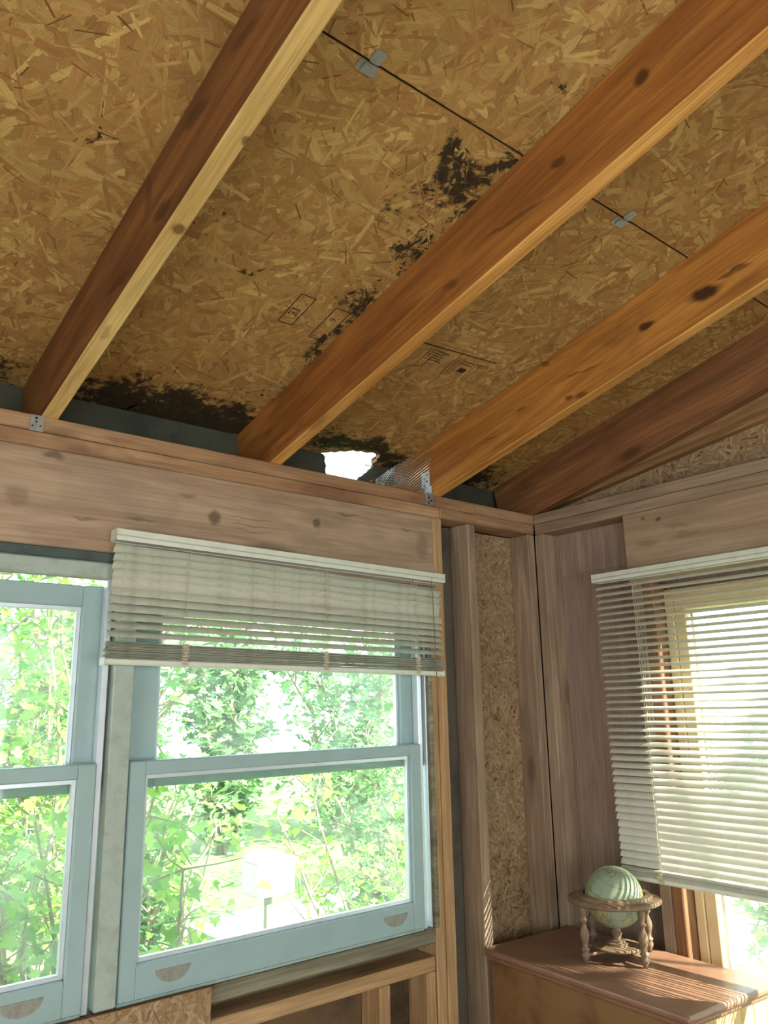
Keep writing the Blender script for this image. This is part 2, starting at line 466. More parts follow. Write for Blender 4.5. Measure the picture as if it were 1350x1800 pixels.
# ------------------------------------------------------------------ ceiling: roof boards on rafters
ceiling = empty('ceiling', kind='structure', label='sloping underside of the roof sheathed in strand board')
HOLE = [(-0.815, 0.216), (-0.812, 0.204), (-0.800, 0.199), (-0.789, 0.189), (-0.772, 0.186), (-0.760, 0.174), (-0.742, 0.170), (-0.723, 0.152), (-0.705, 0.155),
        (-0.690, 0.147), (-0.668, 0.149), (-0.650, 0.139), (-0.634, 0.142), (-0.618, 0.140), (-0.606, 0.155), (-0.608, 0.168), (-0.597, 0.181), (-0.600, 0.198), (-0.592, 0.216)]
V0 = -0.216 / CP                            # eave edge
VS = 0.972 / CP                             # first seam up the slope
def roof_panel(name, u0, u1, v0, v1, hole=False, n=0, seed=0, label=None):
    n = int(n * 0.95)
    e = 0.0018
    pts = [(u0 + e, v1 - e), (u0 + e, v0)]
    if hole:
        pts += [(x, -y / CP) for x, y in HOLE]
    pts += [(u1 - e, v0), (u1 - e, v1 - e)]
    bm = bmesh.new()
    A = [bm.verts.new(deck(p[0], p[1], 0)) for p in pts]
    B = [bm.verts.new(deck(p[0], p[1], -0.0115)) for p in pts]
    fa = bm.faces.new(A); fb = bm.faces.new(list(reversed(B)))
    for i in range(len(pts)):
        j = (i + 1) % len(pts)
        bm.faces.new((A[i], B[i], B[j], A[j]))
    bm.normal_update()
    bmesh.ops.triangulate(bm, faces=[fa, fb])
    o = link(name, bm_mesh(name, bm), M['osb_core'], ceiling)
    if label: o['label'] = label
    if n:
        hx = np.array([p[0] for p in HOLE]); hy = np.array([-p[1] / CP for p in HOLE])
        def inhole(U, V):
            edge = np.interp(U, hx, hy)     # the hole lies below this line
            return (U > hx[0]) & (U < hx[-1]) & (V < edge + 0.001)
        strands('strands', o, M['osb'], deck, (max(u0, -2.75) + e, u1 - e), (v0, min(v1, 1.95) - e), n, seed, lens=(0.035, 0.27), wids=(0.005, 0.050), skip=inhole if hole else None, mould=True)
    return o
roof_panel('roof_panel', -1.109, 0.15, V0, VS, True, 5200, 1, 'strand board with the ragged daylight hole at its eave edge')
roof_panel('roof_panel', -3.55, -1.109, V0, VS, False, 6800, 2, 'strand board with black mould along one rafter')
roof_panel('roof_panel', XL - 0.2, -3.55, V0, VS)
roof_panel('roof_panel', -1.737, 0.15, VS + 0.003, 2 * VS - V0, False, 5600, 3, 'yellowish strand board above the seam')
roof_panel('roof_panel', XL - 0.2, -1.737, VS + 0.003, 2 * VS - V0, False, 3000, 4, 'strand board in the top corner of the picture')
roof_panel('roof_panel', -1.737, 0.15, 2 * VS - V0, 3.95)
roof_panel('roof_panel', XL - 0.2, -1.737, 2 * VS - V0, 3.95)
def felt():
    bm = bmesh.new()
    pts = [(XL - 0.25, 3.97), (XL - 0.25, V0 - 0.01)] + [(x, -y / CP) for x, y in HOLE] + [(0.2, V0 - 0.01), (0.2, 3.97)]
    A = [bm.verts.new(deck(p[0], p[1], -0.012)) for p in pts]
    B = [bm.verts.new(deck(p[0], p[1], -0.020)) for p in pts]
    fa = bm.faces.new(A); fb = bm.faces.new(list(reversed(B)))
    for i in range(len(pts)):
        j = (i + 1) % len(pts)
        bm.faces.new((A[i], B[i], B[j], A[j]))
    bm.normal_update()
    bmesh.ops.triangulate(bm, faces=[fa, fb])
    link('roof_felt', bm_mesh('roof_felt', bm), M['felt'], ceiling)
felt()

# stamped marks on the boards (flat print)
def deck_obj(name, parent, quads, mat, w=0.0022, text=None):
    bm = bmesh.new()
    for q in quads:
        vs = [bm.verts.new(deck(u, v, w)) for u, v in q]
        bm.faces.new(vs)
    return link(name, bm_mesh(name, bm), mat, parent)
def line_quad(a, b, t=0.003):
    a, b = Vector(a), Vector(b); d = (b - a).normalized(); n = Vector((-d.y, d.x)) * t / 2
    return [tuple(a + n), tuple(a - n), tuple(b - n), tuple(b + n)]
def y2v(y): return -y / CP
panel_hole, panel_mould = ceiling.children[0], ceiling.children[1]
q = []
for (x0, x1, ya, yb) in ((-1.305, -1.264, -0.421, -0.312), (-1.200, -1.156, -0.416, -0.293)):
    c4 = [(x0, y2v(ya)), (x1, y2v(ya)), (x1, y2v(yb)), (x0, y2v(yb))]
    q += [line_quad(c4[i], c4[(i + 1) % 4], 0.0028) for i in range(4)]
deck_obj('printed_grid', panel_mould, q, M['stamp'])
def deck_text(name, parent, body, x, y, size, rot):
    cu = bpy.data.curves.new(name, 'FONT'); cu.body = body; cu.size = size; cu.align_x = 'CENTER'; cu.align_y = 'CENTER'
    cu.materials.append(M['stamp'])
    o = bpy.data.objects.new(name, cu); COL.objects.link(o); o.parent = parent
    p = deck(x, y2v(y), 0.0023)
    ex = Vector((math.cos(rot), math.sin(rot) * CP, -math.sin(rot) * SP))
    nn = Vector((0, -SP, -CP))
    ey = nn.cross(ex)
    m = Matrix((ex, ey, nn)).transposed().to_4x4(); m.translation = p
    o.matrix_local = m
    return o
deck_text('printed_number', panel_mould, '21', -1.285, -0.36, 0.034, -math.pi / 2)
deck_text('printed_number', panel_mould, '9', -1.180, -0.375, 0.026, -math.pi / 2)
q = [line_quad((-0.92, y2v(-0.405)), (-0.63, y2v(-0.425)), 0.004)]
for i, x in enumerate((-0.86, -0.835, -0.76, -0.748, -0.736, -0.68, -0.668)):
    q.append(line_quad((x, y2v(-0.40)), (x + 0.004, y2v(-0.315)), 0.002))
rs = random.Random(5)
for x0, x1, ys in ((-0.85, -0.80, (-.395, -.385, -.375, -.365, -.355)), (-0.73, -0.69, (-.392, -.38))):
    for y in ys:
        x = x0
        while x < x1:
            w = rs.uniform(.003, .008); q.append(line_quad((x, y2v(y)), (x + w, y2v(y)), 0.0045)); x += w + .003
for cx in (-0.712, -0.700):
    q.append([(cx - .008, y2v(-.345)), (cx + .006, y2v(-.345)), (cx + .010, y2v(-.362)), (cx - .004, y2v(-.365))])
deck_obj('printed_stamp', panel_hole, q, M['stamp'])

# panel clips on the seam
def panel_clip(x, label):
    e = empty('panel_clip', deck(x, VS, 0), (-PITCH, 0, 0), label, 'clip', 'panel clips on the ceiling seam')
    # local: y down the slope, z up
    def tab(nm, x0, x1, y0, y1, z):
        bm = bmesh.new()
        r = 0.006
        pts = []
        for cx, cy, a0 in ((x1 - r, y1 - r, 0), (x0 + r, y1 - r, 90), (x0 + r, y0 + r, 180), (x1 - r, y0 + r, 270)):
            for a in (0, 30, 60, 90):
                t = math.radians(a0 + a); pts.append((cx + r * math.cos(t), cy + r * math.sin(t)))
        poly_prism(bm, pts, z - 0.0012, z, 2)
        return link(nm, bm_mesh(nm, bm), M['steel'], e)
    tab('tab', -0.008, 0.016, -0.028, -0.001, -0.0026)
    tab('tab', -0.022, 0.020, 0.001, 0.024, -0.0024)
    tab('tongue', -0.012, 0.008, 0.000, 0.022, -0.0048)
panel_clip(-1.525, 'metal panel clip on the seam between the two longest bright rafters')
panel_clip(-0.777, 'small metal panel clip on the seam nearer the orange rafter')

# rafters
RH, RT = 0.184, 0.038
def rafter(x0, label, light, dark, key, bottom=None, v_top=3.9, knots=0.9, drop=0.0, height=RH, v_low=None, grime=0.35, name='rafter', spots=None):
    v_low = V0 if v_low is None else v_low
    # local y runs down the slope, z out through the roof
    Ln = v_top - v_low
    mid = (v_top + v_low) / 2
    c = Vector(deck(x0 + RT / 2, mid, drop + height / 2))
    bm = bmesh.new()
    bm_box(bm, (-RT / 2, -Ln / 2, -height / 2), (RT / 2, Ln / 2, height / 2), 0.003)
    me = bm_mesh(name, bm)
    me.materials.append(wood(1, light, dark, key, knots=knots, grime=grime, grime_col=(70, 44, 24), spots=spots, spot_col=(52, 30, 14)))
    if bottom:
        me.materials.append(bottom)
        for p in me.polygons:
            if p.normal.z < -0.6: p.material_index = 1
    o = link(name, me, None, None, c, (-PITCH, 0, 0))
    return tag(o, label, 'rafter', 'roof rafters')
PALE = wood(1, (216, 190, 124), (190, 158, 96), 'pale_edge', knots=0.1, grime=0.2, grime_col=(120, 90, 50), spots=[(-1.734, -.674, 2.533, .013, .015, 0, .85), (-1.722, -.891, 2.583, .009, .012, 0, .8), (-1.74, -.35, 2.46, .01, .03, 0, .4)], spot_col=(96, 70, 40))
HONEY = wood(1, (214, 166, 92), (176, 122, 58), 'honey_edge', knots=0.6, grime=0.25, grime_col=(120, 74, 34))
rafter(-2.384, 'rafter over the head of the photographer outside the left edge', (150, 104, 58), (104, 66, 34), 'r_dark')
rafter(-1.756, 'brown rafter with a pale yellow knotted underside, leftmost in view', (138, 92, 50), (98, 62, 32), 'r_brown', PALE, knots=.3, spots=[(0, -.651, 2.575, 0, .05, .018, .7), (0, -.777, 2.695, 0, .06, .02, .6), (0, -.45, 2.52, 0, .07, .012, .5), (0, -.58, 2.64, 0, .02, .05, .4), (0, -.95, 2.73, 0, .06, .016, .5)])
rafter(-1.130, 'long reddish brown rafter beside the mouldy roof board', (170, 112, 52), (128, 78, 34), 'r_red', HONEY, knots=.25, spots=[(0, -1.057, 2.723, 0, .022, .014, .7), (0, -1.247, 2.778, 0, .02, .016, .8), (0, -.746, 2.601, 0, .03, .012, .5), (0, -.95, 2.66, 0, .10, .006, .5), (0, -1.5, 2.85, 0, .04, .01, .5)])
rafter(-0.503, 'honey orange rafter ending beside the daylight hole and wire mesh', (196, 138, 66), (154, 98, 42), 'r_orange', HONEY, knots=.25, spots=[(0, -1.007, 2.676, 0, .05, .022, .95), (0, -1.085, 2.700, 0, .05, .010, .7), (0, -.837, 2.657, 0, .03, .014, .9), (0, -.505, 2.668, 0, .02, .01, .5), (0, -.576, 2.538, 0, .02, .008, .7), (0, -.40, 2.56, 0, .02, .006, .5), (0, -.62, 2.60, 0, .10, .003, .6), (0, -.25, 2.50, 0, .05, .003, .6), (0, -.62, 2.53, 0, .02, .01, .6)])
rafter(0.0, 'shadowy end rafter resting against the gable wall', (150, 104, 66), (108, 72, 44), 'r_end', v_low=-0.20)

# ------------------------------------------------------------------ left wall (with the pair of windows)
wl = empty('wall_left', kind='structure', label='unfinished stud wall holding the pair of sash windows')
SY0, SY1 = 0.089, 0.101
def sheath(name, x0, x1, z0, z1, mat, n=0, seed=0, parent=None):
    o = box(name, (x0, SY0, z0), (x1, SY1, z1), mat, parent or wl, 0)
    if n:
        strands('strands', o, M['osb_wall'], lambda u, v, w, c=o.location.copy(): (u - c.x, (SY0 - w) - c.y, v - c.z), (x0, x1), (z0, z1), n, seed, lens=(0.02, 0.08), wids=(0.004, 0.018), palette=WALLTAN, slivers=0.03)
    return o
WALLTAN = [(164, 142, 112), (170, 150, 120), (158, 136, 106), (150, 126, 96), (176, 156, 128), (144, 118, 88)]
M['ply_dark'] = plain('stained_plywood', (104, 84, 58), 0.85, noise=0.8, nscale=5, dark=(42, 36, 26))
M['ply_grey'] = plain('grey_sheathing', (96, 92, 82), 0.85, noise=0.6, nscale=8, dark=(54, 52, 46))
sheath('sheathing', -0.313, 0.10, 0.0, 2.30, M['osb_core'], 6500, 11)
sheath('sheathing', -0.56, -0.313, 0.0, 2.30, M['ply_grey'])
sheath('sheathing', XL, -0.56, 0.0, 1.045, M['ply_dark'])
sheath('sheathing', XL, -2.53, 1.045, 2.30, M['ply_grey'])
sheath('sheathing', -2.53, -0.56, 2.075, 2.30, M['ply_grey'])
def lum(name, lo, hi, m=stud_m, parent=None, bevel=0.003):
    ax = max(range(3), key=lambda i: hi[i] - lo[i])
    return box(name, lo, hi, m(ax), parent or wl, bevel)
lum('top_plate', (XL, 0, 2.3415), (-0.30, 0.089, 2.379), plate_m)
lum('top_plate', (-0.2985, 0.001, 2.3415), (0.089, 0.089, 2.379), plate_m)
lum('top_plate', (XL, 0.002, 2.303), (-0.475, 0.089, 2.3405), plate_m)
lum('top_plate', (-0.474, -0.001, 2.303), (0.0, 0.089, 2.3405), plate_m)
lum('header', (XL, 0.0, 2.070), (-0.509, 0.038, 2.302), head_m)
lum('header', (XL, 0.051, 2.076), (-0.509, 0.088, 2.302), head_m)
lum('king_stud', (-0.508, 0.0, 0.04), (-0.470, 0.089, 2.302), pine_m)
lum('trimmer_stud', (-0.546, 0.004, 0.04), (-0.509, 0.089, 2.069), pine_m)
lum('stud', (-0.350, 0.0, 0.04), (-0.312, 0.088, 2.302))
lum('corner_stud', (-0.038, 0.0, 0.04), (-0.0002, 0.088, 2.302))
lum('bottom_plate', (XL, 0.0, 0.0), (0.0, 0.089, 0.039))
lum('rough_sill', (XL, 0.004, 0.955), (-0.552, 0.088, 0.993), pine_m)
lum('cripple_stud', (-0.760, 0.004, 0.04), (-0.722, 0.088, 0.954), pine_m)
lum('cripple_stud', (-0.588, 0.004, 0.04), (-0.552, 0.088, 0.954), pine_m)
lum('cripple_stud', (-1.37, 0.004, 0.04), (-1.332, 0.088, 0.954), pine_m)
lum('cripple_stud', (-1.98, 0.004, 0.04), (-1.942, 0.088, 0.954), pine_m)
lum('stud', (-2.60, 0.0, 0.04), (-2.562, 0.088, 2.069))
lum('stud', (-3.2, 0.0, 0.04), (-3.162, 0.088, 2.069))
# window stool: weathered grey ledge under the right-hand sashes
box('window_stool', (-2.52, 0.0, 1.028), (-0.549, 0.086, 1.066), M['grey_sill'], wl, 0.004)
# strand-board offcut standing over the sill below the pair of windows
sc_o = box('wall_panel', (-2.60, -0.014, 0.30), (-1.276, -0.002, 1.070), M['osb_core'], wl, 0)
sc_o['label'] = 'strand board sheet over the sill'
strands('strands', sc_o, M['osb_wall'], lambda u, v, w, c=sc_o.location.copy(): (u - c.x, (-0.014 - w) - c.y, v - c.z), (-1.75, -1.276), (0.80, 1.070), 1500, 12, lens=(0.02, 0.08), wids=(0.004, 0.018), palette=WALLTAN, slivers=0.03)

# eave: fascia (broken at the hole), soffit and drip edge
def fascia():
    top = lambda: 2.5185
    pts = [(XL - 0.2, 2.28), (0.2, 2.28), (0.2, top()), (-0.594, top()), (-0.600, 2.507), (-0.612, 2.500), (-0.618, 2.490), (-0.630, 2.484), (-0.640, 2.472), (-0.655, 2.466), (-0.665, 2.448),
           (-0.794, 2.446), (-0.799, 2.462), (-0.796, 2.480), (-0.802, 2.495), (-0.800, 2.506), (-0.808, top()), (XL - 0.2, top())]
    bm = bmesh.new()
    poly_prism(bm, pts, 0.2035, 0.2155, 1)
    o = link('fascia_board', bm_mesh('fascia_board', bm), M['fascia'])
    tag(o, 'grey fascia board broken open below the daylight hole', 'fascia')
fascia()
eave = box('trim_1', (XL - 0.2, 0.102, 2.285), (0.15, 0.203, 2.297), M['fascia'], None, 0)
eave['kind'] = 'structure'; eave['label'] = 'soffit board closing the eave'
bm = bmesh.new(); bm_tube(bm, [(-0.83, 0.219, 2.5185), (-0.70, 0.2185, 2.5175), (-0.585, 0.219, 2.5185)], 0.0022, 6)
tag(link('metal_rod', bm_mesh('metal_rod', bm), M['steel']), 'thin dark line of metal spanning the bright hole', 'rod')

# hurricane ties
def tie(label, loc, plates, group='rafter ties'):
    e = empty('rafter_tie', loc, (0, 0, 0), label, 'bracket', group)
    for lo, hi, holes in plates:
        box('plate', lo, hi, M['steel'], e, 0.0006)
        for h in holes:
            bm = bmesh.new()
            ax = min(range(3), key=lambda i: hi[i] - lo[i])
            bmesh.ops.create_cone(bm, segments=10, radius1=h[3], radius2=h[3] * 0.9, depth=0.0016, cap_ends=True)
            me = bm_mesh('nail', bm)
            rot = (0, math.pi / 2, 0) if ax == 0 else (math.pi / 2, 0, 0)
            link('nail', me, M['dark_hole'], e, h[:3], rot)
tie('galvanised tie plate on the top plates beside the pale-edged rafter', (-1.767, 0, 2.36),
    [((-0.016, -0.0025, -0.022), (0.016, -0.0005, 0.017), [(-0.002, -0.003, 0.010, .0032), (-0.002, -0.003, 0.001, .0026), (-0.010, -0.003, -0.010, .0022), (0.008, -0.003, -0.008, .0022)]),
     ((-0.016, -0.001, 0.017), (0.016, 0.045, 0.0185), [])])
tie('galvanised twist tie joining the orange rafter to the top plate', (-0.522, 0, 2.37),
    [((0.0155, 0.012, 0.040), (0.0175, 0.053, 0.095), [(0.0150, 0.024, 0.085, .0038), (0.0150, 0.036, 0.072, .0032), (0.0150, 0.026, 0.062, .0030), (0.0150, 0.040, 0.050, .0034)]),
     ((0.0155, 0.004, 0.008), (0.0175, 0.040, 0.042), []),
     ((-0.018, -0.0035, -0.030), (0.018, -0.0015, 0.012), [(-0.004, -0.0045, -0.004, .0034), (0.006, -0.0045, -0.014, .0034), (-0.006, -0.0045, -0.022, .0030)])])

# crumpled hardware cloth beside the hole
def hardware_cloth():
    def S(a, b):   # a across 0..1, b up 0..1
        x = min(-0.509, -0.598 + 0.086 * a ** 0.8 + 0.008 * math.sin(3 * b + 5 * a))
        y = min(0.195, 0.172 - 0.160 * a + 0.02 * math.sin(2.6 * a + 1.5 * b) + 0.03 * b * (1 - a))
        ztop = ZD - TP * y - 0.020 - 0.055 * abs(a - 0.72) ** 0.9
        z = 2.372 + b * (ztop - 2.372)
        return Vector((x, y, z))
    bm = bmesh.new()
    n = 16
    for i in range(-n, n + 1):
        for sgn in (1, -1):
            pts = []
            for k in range(0, 25):
                b = k / 24
                a = i / n + sgn * b * 0.9 + (0 if sgn == 1 else 0.5)
                if 0 <= a <= 1: pts.append(S(a, b))
            if len(pts) > 1: bm_tube(bm, pts, 0.0009, 3, False)
    o = link('wire_mesh', bm_mesh('wire_mesh', bm), M['wire'])
    tag(o, 'crumpled galvanised wire mesh stuffed between rafter and hole', 'wire mesh')
hardware_cloth()

for x, y, a, ln, lab_ in ((-0.762, 0.006, 0.5, .026, 'pale splinter right under the bright hole, leftmost of four'), (-0.715, 0.010, 2.4, .022, 'pale splinter just left of the middle of four below the hole'), (-0.690, 0.008, 0.9, .020, 'shortest pale splinter below the hole'), (-0.664, 0.012, 0.2, .030, 'longest pale splinter, the one nearest the wire mesh')):
    bm = bmesh.new()
    poly_prism(bm, [(-ln / 2, 0), (ln * .1, -.0022), (ln / 2, 0.001), (ln * .05, .003)], -0.0012, 0.0012, 2)
    tag(link('wood_splinter', bm_mesh('wood_splinter', bm), PALE, None, (x, y, 2.3865), (0, -0.45, a)), lab_, 'splinter', 'splinters below the hole')
# ------------------------------------------------------------------ right wall
wr = empty('wall_right', kind='structure', label='unfinished gable wall holding the window with the long blind')
def lum_r(name, lo, hi, m=stud_m): return lum(name, lo, hi, m, wr)
M['siding'] = wood(2, (168, 148, 134), (144, 124, 112), 'siding', grime=0.4, grime_col=(122, 104, 96), knots=0.15)
box('sheathing', (0.089, -0.545, 0.0), (0.101, 0.10, 2.30), M['siding'], wr, 0)
box('sheathing', (0.089, YB, 0.0), (0.101, -1.45, 2.30), M['siding'], wr, 0)
box('sheathing', (0.089, -1.45, 0.0), (0.101, -0.545, 0.80), M['siding'], wr, 0)
box('sheathing', (0.089, -1.45, 2.03), (0.101, -0.545, 2.30), M['siding'], wr, 0)
lum_r('top_plate', (0.0, YB, 2.3415), (0.089, -0.002, 2.379))
lum_r('top_plate', (0.001, YB, 2.303), (0.089, -0.002, 2.3405))
lum_r('header', (0.0, -1.50, 2.070), (0.038, -0.380, 2.302), head_m)
lum_r('corner_stud', (0.0, -0.043, 0.04), (0.088, -0.0005, 2.302))
lum_r('king_stud', (0.0, -0.428, 0.04), (0.088, -0.390, 2.069))
lum_r('trimmer_stud', (0.001, -0.467, 0.04), (0.088, -0.4285, 2.069), lambda a: wood(a, (150, 110, 80), (120, 84, 58), 'trimmer', grime=0.3, knots=0.4))
lum_r('trimmer_stud', (0.001, -1.495, 0.04), (0.088, -1.457, 2.069), pine_m)
lum_r('king_stud', (0.0, -1.535, 0.04), (0.088, -1.497, 2.302))
lum_r('stud', (0.0, -2.15, 0.04), (0.088, -2.112, 2.302))
box('sheathing', (0.0855, -0.389, 2.150), (0.0885, -0.044, 2.302), M['siding'], wr, 0)
lum_r('bottom_plate', (0.0, YB, 0.0), (0.089, -0.002, 0.039))
lum_r('rough_sill', (0.0, -1.456, 0.73), (0.088, -0.468, 0.768), pine_m)
# gable infill above the plate
def gable():
    bm = bmesh.new()
    zt = lambda y: ZD - TP * y - 0.001
    poly_prism(bm, [(0.20, 2.30), (0.20, zt(0.20)), (YB, zt(YB)), (YB, 2.30)], 0.0895, 0.101, 0)
    g = link('gable_panel', bm_mesh('gable_panel', bm), M['osb_core'], wr)
    strands('strands', g, M['osb_wall'], lambda u, v, w: (0.0893 - w, u, v), (-1.6, 0.1), (2.375, 2.95), 5000, 13, lens=(0.02, 0.09), wids=(0.004, 0.018), palette=WALLTAN, slivers=0.04)
    # outer barge rafter seen below the end rafter
    p2 = math.atan((2.519 - 2.416) / (0.877 - 0.124))
    for nm, zo, hh, x0, x1 in (('gable_rafter', 2.399, 0.10, 0.050, 0.088),):
        Ln = 3.4
        c = Vector((0, -Ln / 2 * math.cos(p2) - 0.02, zo + Ln / 2 * math.sin(p2))) + Vector((0, math.sin(p2), math.cos(p2))) * hh / 2
        b2 = bmesh.new(); bm_box(b2, (x0, -Ln / 2, -hh / 2), (x1, Ln / 2, hh / 2), 0.003)
        link(nm, bm_mesh(nm, b2), wood(1, (168, 132, 88), (122, 90, 58), 'gable_r', grime=0.4), wr, c, (-p2, 0, 0))
gable()

# walls and floor out of sight of the picture
fl = box('floor', (XL, YB, -0.05), (0.0, 0.0, 0.0), wood(0, (150, 110, 70), (118, 80, 46), 'floor', grime=0.3), None, 0)
fl['kind'] = 'structure'
M['far_wall'] = plain('far_wall_board', (170, 140, 100), 0.8, noise=0.3, nscale=6, dark=(130, 100, 66))
wb = empty('wall_back', kind='structure')
hb = lambda y: ZD - TP * y
for lo, hi in (((XL, YB - .1, 0), (0.1, YB, 0.85)), ((XL, YB - .1, 2.25), (0.1, YB, 3.39)), ((XL, YB - .1, .85), (-3.50, YB, 2.25)), ((-2.40, YB - .1, .85), (-1.90, YB, 2.25)), ((-0.80, YB - .1, .85), (0.1, YB, 2.25))):
    box('wall_board', lo, hi, M['far_wall'], wb, 0)
ws = empty('wall_side', kind='structure')
for (y0, y1, z0, z1) in ((YB, 0.1, 0, 0.85), (YB, -2.9, .85, 2.15), (-1.5, 0.1, .85, 2.15)):
    box('wall_board', (XL - .1, y0, z0), (XL, y1, z1), M['far_wall'], ws, 0)
bm = bmesh.new()
poly_prism(bm, [(0.2, 2.15), (YB - 0.1, 2.15), (YB - .1, hb(YB - .1)), (0.2, hb(0.2))], XL - .1, XL, 0)
link('wall_board', bm_mesh('wall_board', bm), M['far_wall'], ws)

# ------------------------------------------------------------------ windows of the left wall
def pull_mesh(w=0.085, h=0.030):
    bm = bmesh.new()
    pts = [(-w / 2, 0)] + [(w / 2 * math.cos(math.radians(a)), -h * math.sin(math.radians(a))) for a in range(180, -1, -15)][1:-1] + [(w / 2, 0)]
    poly_prism(bm, pts, -0.0015, 0.004, 1)
    return bm_mesh('finger_pull', bm)
M['pull'] = plain('pull_metal', (146, 150, 140), 0.5, metal=0.2, noise=0.5, nscale=40, dark=(104, 106, 98))
def sash(name, win, x0, x1, z0, z1, y0, y1, st, rb, rt, pulls=()):
    s = empty(name, ((x0 + x1) / 2, y0, z0), parent=win)
    X0, X1, D = x0 - (x0 + x1) / 2, x1 - (x0 + x1) / 2, y1 - y0
    H = z1 - z0
    box('stile', (X0, 0, 0), (X0 + st, D, H), M['sash'], s, 0.0025)
    box('stile', (X1 - st, 0, 0), (X1, D, H), M['sash'], s, 0.0025)
    box('rail', (X0 + st, 0.0005, 0), (X1 - st, D, rb), M['sash'], s, 0.0025)
    box('rail', (X0 + st, 0.0005, H - rt), (X1 - st, D, H), M['sash'], s, 0.0025)
    # glazing beads
    b = 0.010
    g0, g1, h0, h1 = X0 + st, X1 - st, rb, H - rt
    for lo, hi in (((g0, .012, h0), (g0 + b, D * .8, h1)), ((g1 - b, .012, h0), (g1, D * .8, h1)), ((g0 + b, .012, h0), (g1 - b, D * .8, h0 + b)), ((g0 + b, .012, h1 - b), (g1 - b, D * .8, h1))):
        box('glazing_bead', lo, hi, M['track'], s, 0.001)
    box('pane', (g0 + b * .5, D * .5, h0 + b * .5), (g1 - b * .5, D * .5 + .003, h1 - b * .5), M['glass'], s, 0)
    for px in pulls:
        link('finger_pull', pull_mesh(), M['pull'], s, (px - (x0 + x1) / 2, -0.0005, 1.126 - z0))
    return s
def double_hung(name, label, x0, x1, pulls):
    w = empty(name, kind='structure', label=label)
    sash('lower_sash', w, x0, x1, 1.074, 1.583, 0.004, 0.036, 0.040, 0.073, 0.032, pulls)
    sash('upper_sash', w, x0 + .002, x1 + .030, 1.519, 1.992, 0.042, 0.072, 0.074, 0.050, 0.050)
    # jamb tracks either side
    box('track', (x1 + 0.001, 0.012, 1.068), (x1 + 0.016, 0.040, 2.03), M['track'], w, 0.002)
    box('track', (x1 + 0.031, 0.012, 1.068), (x1 + 0.036, 0.086, 2.03), M['track'], w, 0.001)
    box('track', (x0 - 0.016, 0.012, 1.068), (x0 - 0.001, 0.086, 2.03), M['track'], w, 0.002)
    box('sill', (x0, 0.010, 1.0665), (x1, 0.086, 1.0735), M['frame_paint'], w, 0.001)
    return w
w1 = double_hung('window_1', 'double-hung window cut off by the left edge of the picture', -2.478, -1.571, (-2.30, -1.694))
w2 = double_hung('window_2', 'double-hung window half covered by the short raised blind', -1.493, -0.587, (-1.365, -0.698))
# head pieces over both windows
box('head_jamb', (-2.52, -0.002, 2.046), (-1.52, 0.086, 2.069), M['head_dark'], w1, 0.002)
box('head_stop', (-2.50, 0.004, 2.006), (-1.556, 0.036, 2.046), M['frame_paint'], w1, 0.004)
box('head_jamb', (-1.52, -0.001, 2.046), (-0.547, 0.086, 2.069), M['head_dark'], w2, 0.002)
box('head_stop', (-1.494, 0.004, 2.000), (-0.550, 0.086, 2.046), M['frame_paint'], w2, 0.004)
# mullion casing between the windows and wooden stop at the far jamb
box('mullion_casing', (-1.5475, -0.004, 1.072), (-1.4985, 0.086, 2.045), M['frame_paint'], w2, 0.003)
box('jamb_stop', (-0.549, -0.001, 1.067), (-0.533, 0.086, 2.045), M['grey_sill'], w2, 0.003)

# window of the right wall (a fixed light in a cream frame)
w3 = empty('window_3', kind='structure', label='window of the gable wall behind the long blind')
M['cream'] = plain('cream_frame', (208, 186, 148), 0.55, noise=0.3, nscale=16, dark=(180, 154, 116))
fy0, fy1, fz0, fz1 = -1.456, -0.468, 0.77, 2.045
for nm, lo, hi in (('jamb', (0.055, fy1 - .030, fz0), (0.12, fy1 - .001, fz1)), ('jamb', (0.055, fy0 + .001, fz0), (0.12, fy0 + .030, fz1)),
                   ('head', (0.055, fy0 + .03, fz1 - .03), (0.12, fy1 - .03, fz1)), ('sill', (0.055, fy0 + .03, fz0), (0.13, fy1 - .03, fz0 + .03))):
    box(nm, lo, hi, M['cream'], w3, 0.003)
s3 = empty('sash', parent=w3)
a0, a1, b0, b1 = fy0 + .031, fy1 - .031, fz0 + .031, fz1 - .031
for nm, lo, hi in (('stile', (0.060, a1 - .038, b0), (0.095, a1, b1)), ('stile', (0.060, a0, b0), (0.095, a0 + .038, b1)),
                   ('rail', (0.060, a0 + .038, b1 - .038), (0.095, a1 - .038, b1)), ('rail', (0.060, a0 + .038, b0), (0.095, a1 - .038, b0 + .038))):
    box(nm, lo, hi, M['cream'], s3, 0.003)
box('pane', (0.076, a0 + .03, b0 + .03), (0.079, a1 - .03, b1 - .03), M['glass'], s3, 0)

